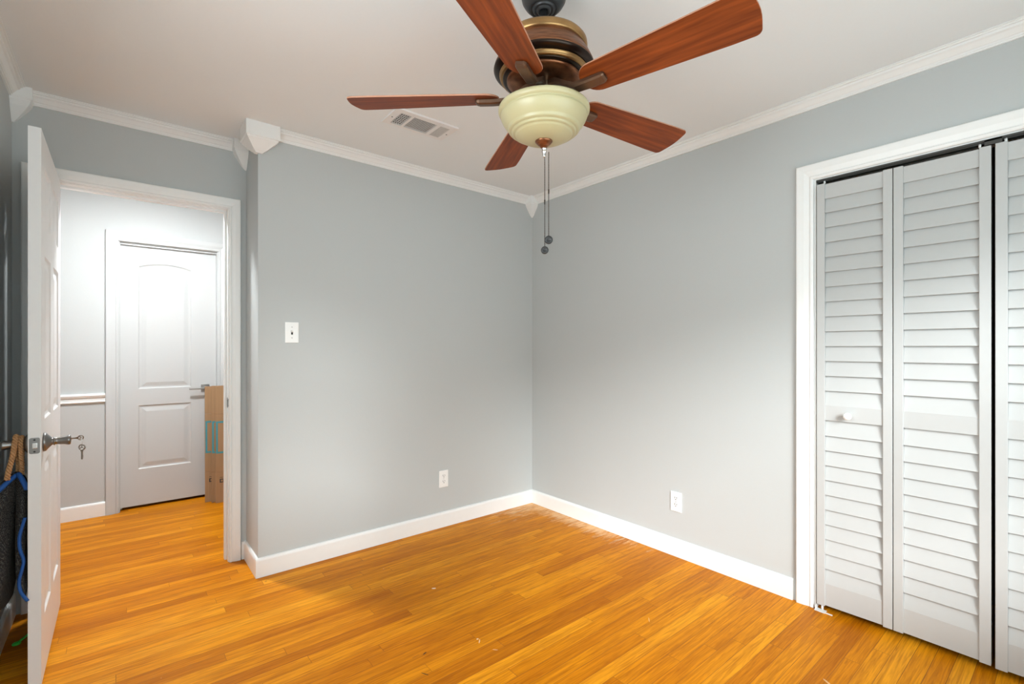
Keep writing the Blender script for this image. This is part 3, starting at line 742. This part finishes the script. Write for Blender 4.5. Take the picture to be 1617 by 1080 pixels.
# pull chains: beads strung close together
def chain(px, py, ztop, zbot, zcon, fobr, tilt):
    bm = nb()
    tube(bm, [(px, py, ztop), (px, py, zbot)], .0011, 6)
    z = ztop
    while z > zbot:
        lathe(bm, [(0, .0019), (.0017, .0008), (.0017, -.0008), (0, -.0019)], 6, (px, py, z)); z -= .0056
    tube(bm, [(px, py, zcon + .007), (px, py, zcon - .007)], .0024, 8)
    c = obj('pull_chain', bm, CHAIN, fan)
    bm = nb(); Mx = Matrix.Translation((px, py, zbot - .010)) @ Matrix.Rotation(R(-39.4), 4, 'Z') @ Matrix.Rotation(R(tilt), 4, 'Y') @ Matrix.Rotation(R(90), 4, 'X')
    lathe(bm, [(0, -.0055), (fobr * .8, -.0055), (fobr, -.0035), (fobr, .0035), (fobr * .8, .0055), (fobr * .45, .0058), (fobr * .4, .0045), (0, .0045)], 24, M=Mx)
    obj('chain_fob', bm, FOB, c)
# the camera's right-hand direction in the room is (0.772,-0.636)
chain(FX + .772 * .003, FY - .636 * .003, 1.868, 1.570, 1.720, .0125, 5)
chain(FX + .772 * .0160, FY - .636 * .0160, 1.885, 1.604, 1.755, .0135, -8)
# blades
def blade_outline():
    pts = []
    r0, r1 = .148, .652; w0, w1 = .112, .152
    def hw(x): return (w0 + (w1 - w0) * min(1, max(0, (x - r0) / (.58 - r0)))) / 2
    # root: rounded
    root_r = .050
    for k in range(9):
        a = R(180 + 90 * k / 8); pts.append((r0 + root_r + root_r * math.cos(a), -hw(r0 + root_r) + root_r + root_r * math.sin(a)))
    for k in range(1, 8): x = r0 + root_r + (r1 - .03 - r0 - root_r) * k / 8; pts.append((x, -hw(x)))
    rc = .020
    for k in range(6): a = R(-90 + 78 * k / 5); pts.append((r1 - rc - .006 + rc * math.cos(a), -w1 / 2 + rc + rc * math.sin(a)))
    for k in range(1, 6): t = k / 6; pts.append((r1 - .006 + .008 * math.sin(PI * t), -w1 / 2 + rc + (w1 - 2 * rc) * t))
    for k in range(6): a = R(12 + 78 * k / 5); pts.append((r1 - rc - .006 + rc * math.cos(a), w1 / 2 - rc + rc * math.sin(a)))
    for k in range(7, 0, -1): x = r0 + root_r + (r1 - .03 - r0 - root_r) * k / 8; pts.append((x, hw(x)))
    for k in range(9):
        a = R(90 + 90 * k / 8); pts.append((r0 + root_r + root_r * math.cos(a), hw(r0 + root_r) - root_r + root_r * math.sin(a)))
    return pts
BZ = 2.067
out = blade_outline()
pitchM = Matrix.Rotation(R(-12.85), 4, 'X')
me_blade = me_arm = me_screw = None
for k in range(5):
    ang = R(137.126 + 72 * k)
    if k == 0:
        bm = nb(); vv = prism(bm, out, -.0028, .0028)
        bmesh.ops.recalc_face_normals(bm, faces=bm.faces[:])
        for f in bm.faces:
            f.material_index = 0 if abs(f.normal.z) > .5 else 1
        bmesh.ops.transform(bm, matrix=pitchM, verts=bm.verts[:])
        me_blade = bpy.data.meshes.new('fan_blade'); bm.to_mesh(me_blade); bm.free(); me_blade.materials.append(BLADE); me_blade.materials.append(BLADEEDGE)
        # arm: cranked flat bar from hub under the blade
        bm = nb()
        st = [(.024, .036, .015, .022), (.045, .034, .016, .021), (.065, .026, .017, .019), (.095, .006, .018, .017), (.125, -.010, .0185, .015), (.170, -.0125, .0190, .0145), (.214, -.0125, .0190, .0140), (.2225, -.0115, .0175, .0115), (.2275, -.0095, .0135, .0075)]
        rings = []
        for x, z, hw_, ht in st:
            tw = -12.85 * min(1, max(0, (x - .05) / .09)); Mr = Matrix.Rotation(R(tw), 4, 'X')
            ring = []
            for (a, b_) in ((-1, -.45), (-.72, -1), (.72, -1), (1, -.45), (1, 1), (-1, 1)):
                v = Mr @ Vector((0, a * hw_, b_ * ht * .5)); ring.append(bm.verts.new((x, v.y, z + v.z)))
            rings.append(ring)
        bm.faces.new(rings[0]); bm.faces.new(rings[-1][::-1])
        for A, B in zip(rings, rings[1:]):
            for i in range(6): bm.faces.new((A[i], A[(i + 1) % 6], B[(i + 1) % 6], B[i]))
        bmesh.ops.recalc_face_normals(bm, faces=bm.faces[:])
        me_arm = bpy.data.meshes.new('blade_arm'); bm.to_mesh(me_arm); bm.free(); me_arm.materials.append(ARM)
        fb = bpy.data.objects.new('fan_blade', me_blade); fa = bpy.data.objects.new('blade_arm', me_arm)
        bvm = fb.modifiers.new('bevel', 'BEVEL'); bvm.width = .0012; bvm.segments = 2; bvm.limit_method = 'ANGLE'
    else:
        fb = fb.copy(); fa = fa.copy()
    for o in (fb, fa):
        COL.objects.link(o); o.parent = fan; o.location = (0, 0, BZ - H); o.rotation_euler = (0, 0, ang)

# ------------------------------------------------------------------ ceiling vent
vt = thing('ceiling_vent', 'white ceiling air register with three louvered sections near the fan', 'vent', (1.235, 2.275, H))
bm = nb()
vx0, vx1, vy0, vy1 = 1.060, 1.420, 2.178, 2.362
zt, zb = H - .0005, H - .010
secs = [(1.098, 1.157), (1.172, 1.306), (1.326, 1.384)]; sy0, sy1 = 2.210, 2.342
box(bm, (vx0, vy0, zb), (vx1, sy0, zt)); box(bm, (vx0, sy1, zb), (vx1, vy1, zt))
xs_ = [vx0] + [c for q in secs for c in q] + [vx1]
for i in range(0, 8, 2): box(bm, (xs_[i], sy0, zb), (xs_[i + 1], sy1, zt))
obj('register_frame', bm, plain('vent_paint', (0.80, 0.79, 0.775), .4, var=0), vt)
bm = nb(); box(bm, (vx0 + .01, vy0 + .01, H - .0012), (vx1 - .01, vy1 - .01, H - .0004)); obj('register_shade_sheet', bm, DARK, vt)  # flat dark sheet in place of the shaded duct
bm = nb()
for i in range(5): x = secs[0][0] + .0118 * (i + .5); box(bm, (x - .0012, sy0, zb + .001), (x + .0012, sy1, zb + .005))
for i in range(7): y = sy0 + .0189 * (i + .5); box(bm, (secs[0][0], y - .0022, zb + .0015), (secs[0][1], y + .0010, zb + .0035))
for i in range(13): y = sy0 + .01015 * (i + .5); box(bm, (secs[1][0], y - .0019, zb + .0015), (secs[1][1], y + .0019, zb + .003))
for i in range(7): x = secs[2][0] + .0083 * (i + .5); box(bm, (x - .0034, sy0, zb + .0012), (x + .0026, sy1, zb + .003))
obj('register_vanes', bm, plain('vane_paint', (0.62, 0.61, 0.59), .5, var=0), vt)
for xx in (1.079, 1.402):
    bm = nb(); lathe(bm, [(0, -.0015), (.0035, -.001), (.0038, 0), (0, .0005)], 10, (xx, 2.276, zb)); obj('screw', bm, SLOT, vt)

# ------------------------------------------------------------------ wall plates
def plate(name, label, cat, c, axis, group=None, outlet=True):
    """c: centre on the wall; axis 'y' -> on a wall facing -Y, 'x' -> on a wall facing -X"""
    t = thing(name, label, cat, c, group)
    Rm = Matrix.Identity(4) if axis == 'y' else Matrix.Rotation(R(-90), 4, 'Z')
    M = Matrix.Translation(c) @ Rm
    bm = nb(); box(bm, (-.036, -.0065, -.058), (.036, -.0002, .058), .0028); bmesh.ops.transform(bm, matrix=M, verts=bm.verts[:]); obj('cover_plate', bm, PLATE, t)
    if outlet:
        for s in (1, -1):
            bm = nb(); pts = rrect(0, .0195 * s, .034, .028, .011)
            vv = prism(bm, pts, -.0078, -.006, None)
            for v in vv: v.co = Vector((v.co.x, v.co.z, v.co.y))
            bmesh.ops.transform(bm, matrix=M, verts=bm.verts[:]); r_ = obj('receptacle', bm, PLATE, t)
            bm = nb(); z0 = .0195 * s
            box(bm, (-.0078, -.0084, z0 + .000), (-.0052, -.0077, z0 + .010)); box(bm, (.0052, -.0084, z0 + .001), (.0078, -.0077, z0 + .009))
            lathe(bm, [(0, 0), (.0030, 0), (.0030, .0006), (0, .0006)], 10, M=Matrix.Translation((0, -.0078, z0 - .006)) @ Matrix.Rotation(R(90), 4, 'X'))
            bmesh.ops.transform(bm, matrix=M, verts=bm.verts[:]); obj('slots', bm, SLOT, r_)
        sc = (0,)
    else:
        bm = nb(); box(bm, (-.005, -.0072, -.012), (.005, -.0064, .012)); bmesh.ops.transform(bm, matrix=M, verts=bm.verts[:]); obj('toggle_slot', bm, SLOT, t)
        bm = nb(); box(bm, (-.0038, -.017, -.003), (.0038, -.006, .008), .001, M=Matrix.Rotation(R(-28), 4, 'X')); bmesh.ops.transform(bm, matrix=M, verts=bm.verts[:]); obj('toggle', bm, PLATE, t)
        sc = (.030, -.030)
    for z in sc:
        bm = nb(); lathe(bm, [(0, 0), (.0030, 0), (.0026, .0010), (0, .0012)], 10, M=M @ Matrix.Translation((0, -.0064, z)) @ Matrix.Rotation(R(90), 4, 'X'))
        obj('screw', bm, STEEL, t)
    return t
plate('light_switch', 'white toggle light switch on the far grey wall', 'light switch', (.748, YF, 1.322), 'y', outlet=False)
plate('wall_outlet', 'white electrical outlet low on the far wall', 'outlet', (1.733, YF, .331), 'y')
plate('wall_outlet', 'white electrical outlet low on the right wall', 'outlet', (XR, 1.570, .323), 'x')

# ------------------------------------------------------------------ flattened boxes in the hall
def flat_box(x0, y0, z1, label, lean, wid=.30):
    t = thing('cardboard_box', label, 'cardboard box', (x0 + wid / 2, y0, .001), 'flattened boxes leaning in the hall')
    M = Matrix.Translation((x0, y0, .001)) @ Matrix.Rotation(R(lean), 4, 'X')
    def fin(bm): bmesh.ops.transform(bm, matrix=M, verts=bm.verts[:]); return bm
    bm = nb()
    for (ya, yb, dx) in ((0, .005, 0), (.0065, .0115, .003)):
        box(bm, (dx, ya, 0), (wid, yb, .243), .0008); box(bm, (dx, ya - .0004, .2445), (wid, yb, .704), .0008); box(bm, (dx, ya, .7055), (wid, yb, z1), .0008)
    obj('cardboard_sheet', fin(bm), CARD, t)
    bm = nb(); a, b_ = -.0009, -.0002
    for q in ((0.004, .430, wid, .450), (0.004, .540, .018, .560)): pass
    zlo, zhi = .392, .648
    box(bm, (.004, a, zhi - .014), (wid - .01, b_ - .0003, zhi)); box(bm, (.004, a, zlo), (wid - .01, b_ - .0003, zlo + .014)); box(bm, (.004, a, zlo + .014), (.017, b_ - .0003, zhi - .014))
    tag(obj('printed_frame', fin(bm), BLUETAPE, t), 'blue printed frame')
    bm = nb(); z0 = .158
    box(bm, (.028, -.0007, z0), (.058, -.0001, z0 + .007)); box(bm, (.028, -.0007, z0 + .023), (.058, -.0001, z0 + .030)); box(bm, (.028, -.0007, z0 + .007), (.037, -.0001, z0 + .023)); box(bm, (.050, -.0007, z0 + .007), (.058, -.0001, z0 + .023)); box(bm, (.028, -.0007, z0 + .040), (.058, -.0001, z0 + .043))
    tag(obj('printed_mark', fin(bm), BLACKPRINT, t), 'small dark printed symbol')
flat_box(.530, 4.500, .925, 'flattened cardboard box in the hall, rearmost of the three, touching the hall door', -1.2)
flat_box(.570, 4.462, .930, 'flattened cardboard box in the hall, middle of the three, mostly hidden', -1.2)
flat_box(.592, 4.424, .930, 'flattened cardboard box in the hall, frontmost of the three, beside the doorway jamb', -1.2)

# ------------------------------------------------------------------ woven bag on the room side knob
bag = thing('tote_bag', 'dark woven mesh bag with blue edging hanging from the door knob', 'bag', (-.32, 2.52, .28))
def interp(tab, z):
    for (z0, *a), (z1, *b_) in zip(tab, tab[1:]):
        if z0 >= z >= z1:
            t = (z0 - z) / (z0 - z1); return [p + (q - p) * t for p, q in zip(a, b_)]
    return list(tab[-1][1:])
def lobe(bm, tab, seed, n=26, m=30):
    """tab rows: z, cx, cy, rx, ry"""
    rings = []
    zt_, zb_ = tab[0][0], tab[-1][0]
    for j in range(m + 1):
        z = zt_ + (zb_ - zt_) * j / m
        cx_, cy_, rx, ry = interp(tab, z)
        ring = []
        for i in range(n):
            a = 2 * PI * i / n
            q = 1 + .07 * math.sin(3 * a + 9 * z + seed) + .05 * math.sin(5 * a - 17 * z + 2 * seed)
            ring.append(bm.verts.new((cx_ + rx * q * math.cos(a), cy_ + ry * q * math.sin(a), z)))
        rings.append(ring)
    for A, B in zip(rings, rings[1:]):
        for i in range(n): f = bm.faces.new((A[i], A[(i + 1) % n], B[(i + 1) % n], B[i])); f.smooth = True
    bm.faces.new(rings[0]); bm.faces.new(rings[-1][::-1])
bm = nb()
lobe(bm, [(.785, -.290, 2.490, .010, .012), (.745, -.306, 2.500, .030, .045), (.66, -.322, 2.520, .040, .080), (.52, -.326, 2.530, .043, .105), (.40, -.330, 2.530, .040, .115), (.33, -.333, 2.530, .034, .100), (.295, -.340, 2.530, .020, .060), (.285, -.342, 2.53, .006, .02)], 1.3)
lobe(bm, [(.785, -.283, 2.486, .009, .012), (.745, -.272, 2.480, .016, .030), (.66, -.270, 2.470, .016, .040), (.54, -.274, 2.465, .015, .040), (.43, -.272, 2.455, .015, .035), (.39, -.266, 2.440, .012, .025), (.36, -.261, 2.425, .006, .010), (.350, -.259, 2.42, .002, .004)], 4.1)
obj('bag_body', bm, WOVEN, bag)
def band(bm, pts, wdt, th):
    P = [Vector(p) for p in pts]; out_ = []
    # catmull-rom smoothing
    Q = [P[0]] + P + [P[-1]]
    for i in range(1, len(Q) - 2):
        for s in range(6):
            t = s / 6; a, b_, c, d = Q[i - 1], Q[i], Q[i + 1], Q[i + 2]
            out_.append(.5 * ((2 * b_) + (c - a) * t + (2 * a - 5 * b_ + 4 * c - d) * t * t + (3 * b_ - a - 3 * c + d) * t ** 3))
    out_.append(P[-1])
    tube(bm, out_, [(wdt, th)] * len(out_), 8)
bm = nb()
band(bm, [(-.286, 2.470, .776), (-.300, 2.452, .764), (-.318, 2.440, .744), (-.336, 2.435, .722)], .008, .008)
band(bm, [(-.281, 2.468, .780), (-.270, 2.446, .764), (-.259, 2.436, .738), (-.2575, 2.44, .728)], .008, .008)
obj('top_binding', bm, BLUE, bag)
bm = nb()
band(bm, [(-.2595, 2.424, .628), (-.2665, 2.424, .598), (-.2735, 2.424, .560), (-.272, 2.422, .520), (-.263, 2.420, .480), (-.266, 2.420, .450), (-.2735, 2.418, .410), (-.2700, 2.414, .375), (-.2600, 2.408, .352), (-.2500, 2.402, .336)], .0068, .005)
obj('side_binding', bm, BLUE, bag)
def rope(bm, pts, r=.0072, twist=900):
    P = [Vector(p) for p in pts]; Q = [P[0]] + P + [P[-1]]; path = []
    for i in range(1, len(Q) - 2):
        for s in range(14):
            t = s / 14; a, b_, c, d = Q[i - 1], Q[i], Q[i + 1], Q[i + 2]
            path.append(.5 * ((2 * b_) + (c - a) * t + (2 * a - 5 * b_ + 4 * c - d) * t * t + (3 * b_ - a - 3 * c + d) * t ** 3))
    path.append(P[-1])
    for ph in range(3):
        strand = []; dist = 0; up = Vector((.3, 1, .1)).normalized()
        for i, p in enumerate(path):
            t = (path[min(i + 1, len(path) - 1)] - path[max(i - 1, 0)]).normalized()
            if i: dist += (p - path[i - 1]).length
            s = t.cross(up).normalized(); u2 = s.cross(t)
            a = dist * 210 + ph * 2 * PI / 3
            strand.append(p + (s * math.cos(a) + u2 * math.sin(a)) * r * .72)
        tube(bm, strand, r * .50, 7)
yk = KY
bm = nb(); rope(bm, [(-.306, yk - .035, .768), (-.302, yk - .034, .800), (-.293, yk - .028, .850), (-.289, yk - .022, .890), (-.288, yk - .008, .912), (-.288, yk + .010, .912), (-.287, yk + .024, .885), (-.285, yk + .025, .84), (-.283, yk + .018, .78)])
obj('rope_handle', bm, ROPE, bag)
bm = nb(); rope(bm, [(-.2715, yk - .004, .775), (-.2725, yk - .012, .82), (-.2735, yk - .022, .87), (-.274, yk - .018, .902), (-.2735, yk + .008, .910), (-.274, yk + .026, .88), (-.276, yk + .024, .80)], .0062)
obj('rope_handle', bm, ROPE, bag)

# green plastic piece on the floor behind the door
bm = nb()
ga, gb_ = Vector((-.334, 2.832, .006)), Vector((-.262, 2.985, .006))
dr = (gb_ - ga).normalized(); sd = Vector((-dr.y, dr.x, 0))
tube(bm, [ga + dr * .011 + (dr * math.cos(a) + sd * math.sin(a)) * .010 for a in [2 * PI * i / 16 for i in range(16)]], .0042, 7, closed=True)
tube(bm, [ga + dr * .020, ga + dr * .05, ga + dr * .09, ga + dr * .12], [(.005, .004), (.0042, .0035), (.0055, .004), (.009, .004)], 8)
tag(obj('plastic_hook', bm, GREEN), 'small bright green plastic piece lying behind the open door', 'plastic piece')

# hall ceiling lamp, above the view of the doorway
hlamp = thing('hall_lamp', 'round white ceiling lamp in the hall', 'ceiling lamp', (.20, 3.62, H))
bm = nb(); lathe(bm, [(0, -.0005), (.12, -.0005), (.12, -.02), (.10, -.025), (0, -.025)], 32, (.20, 3.62, H)); obj('lamp_base', bm, TRIM, hlamp)
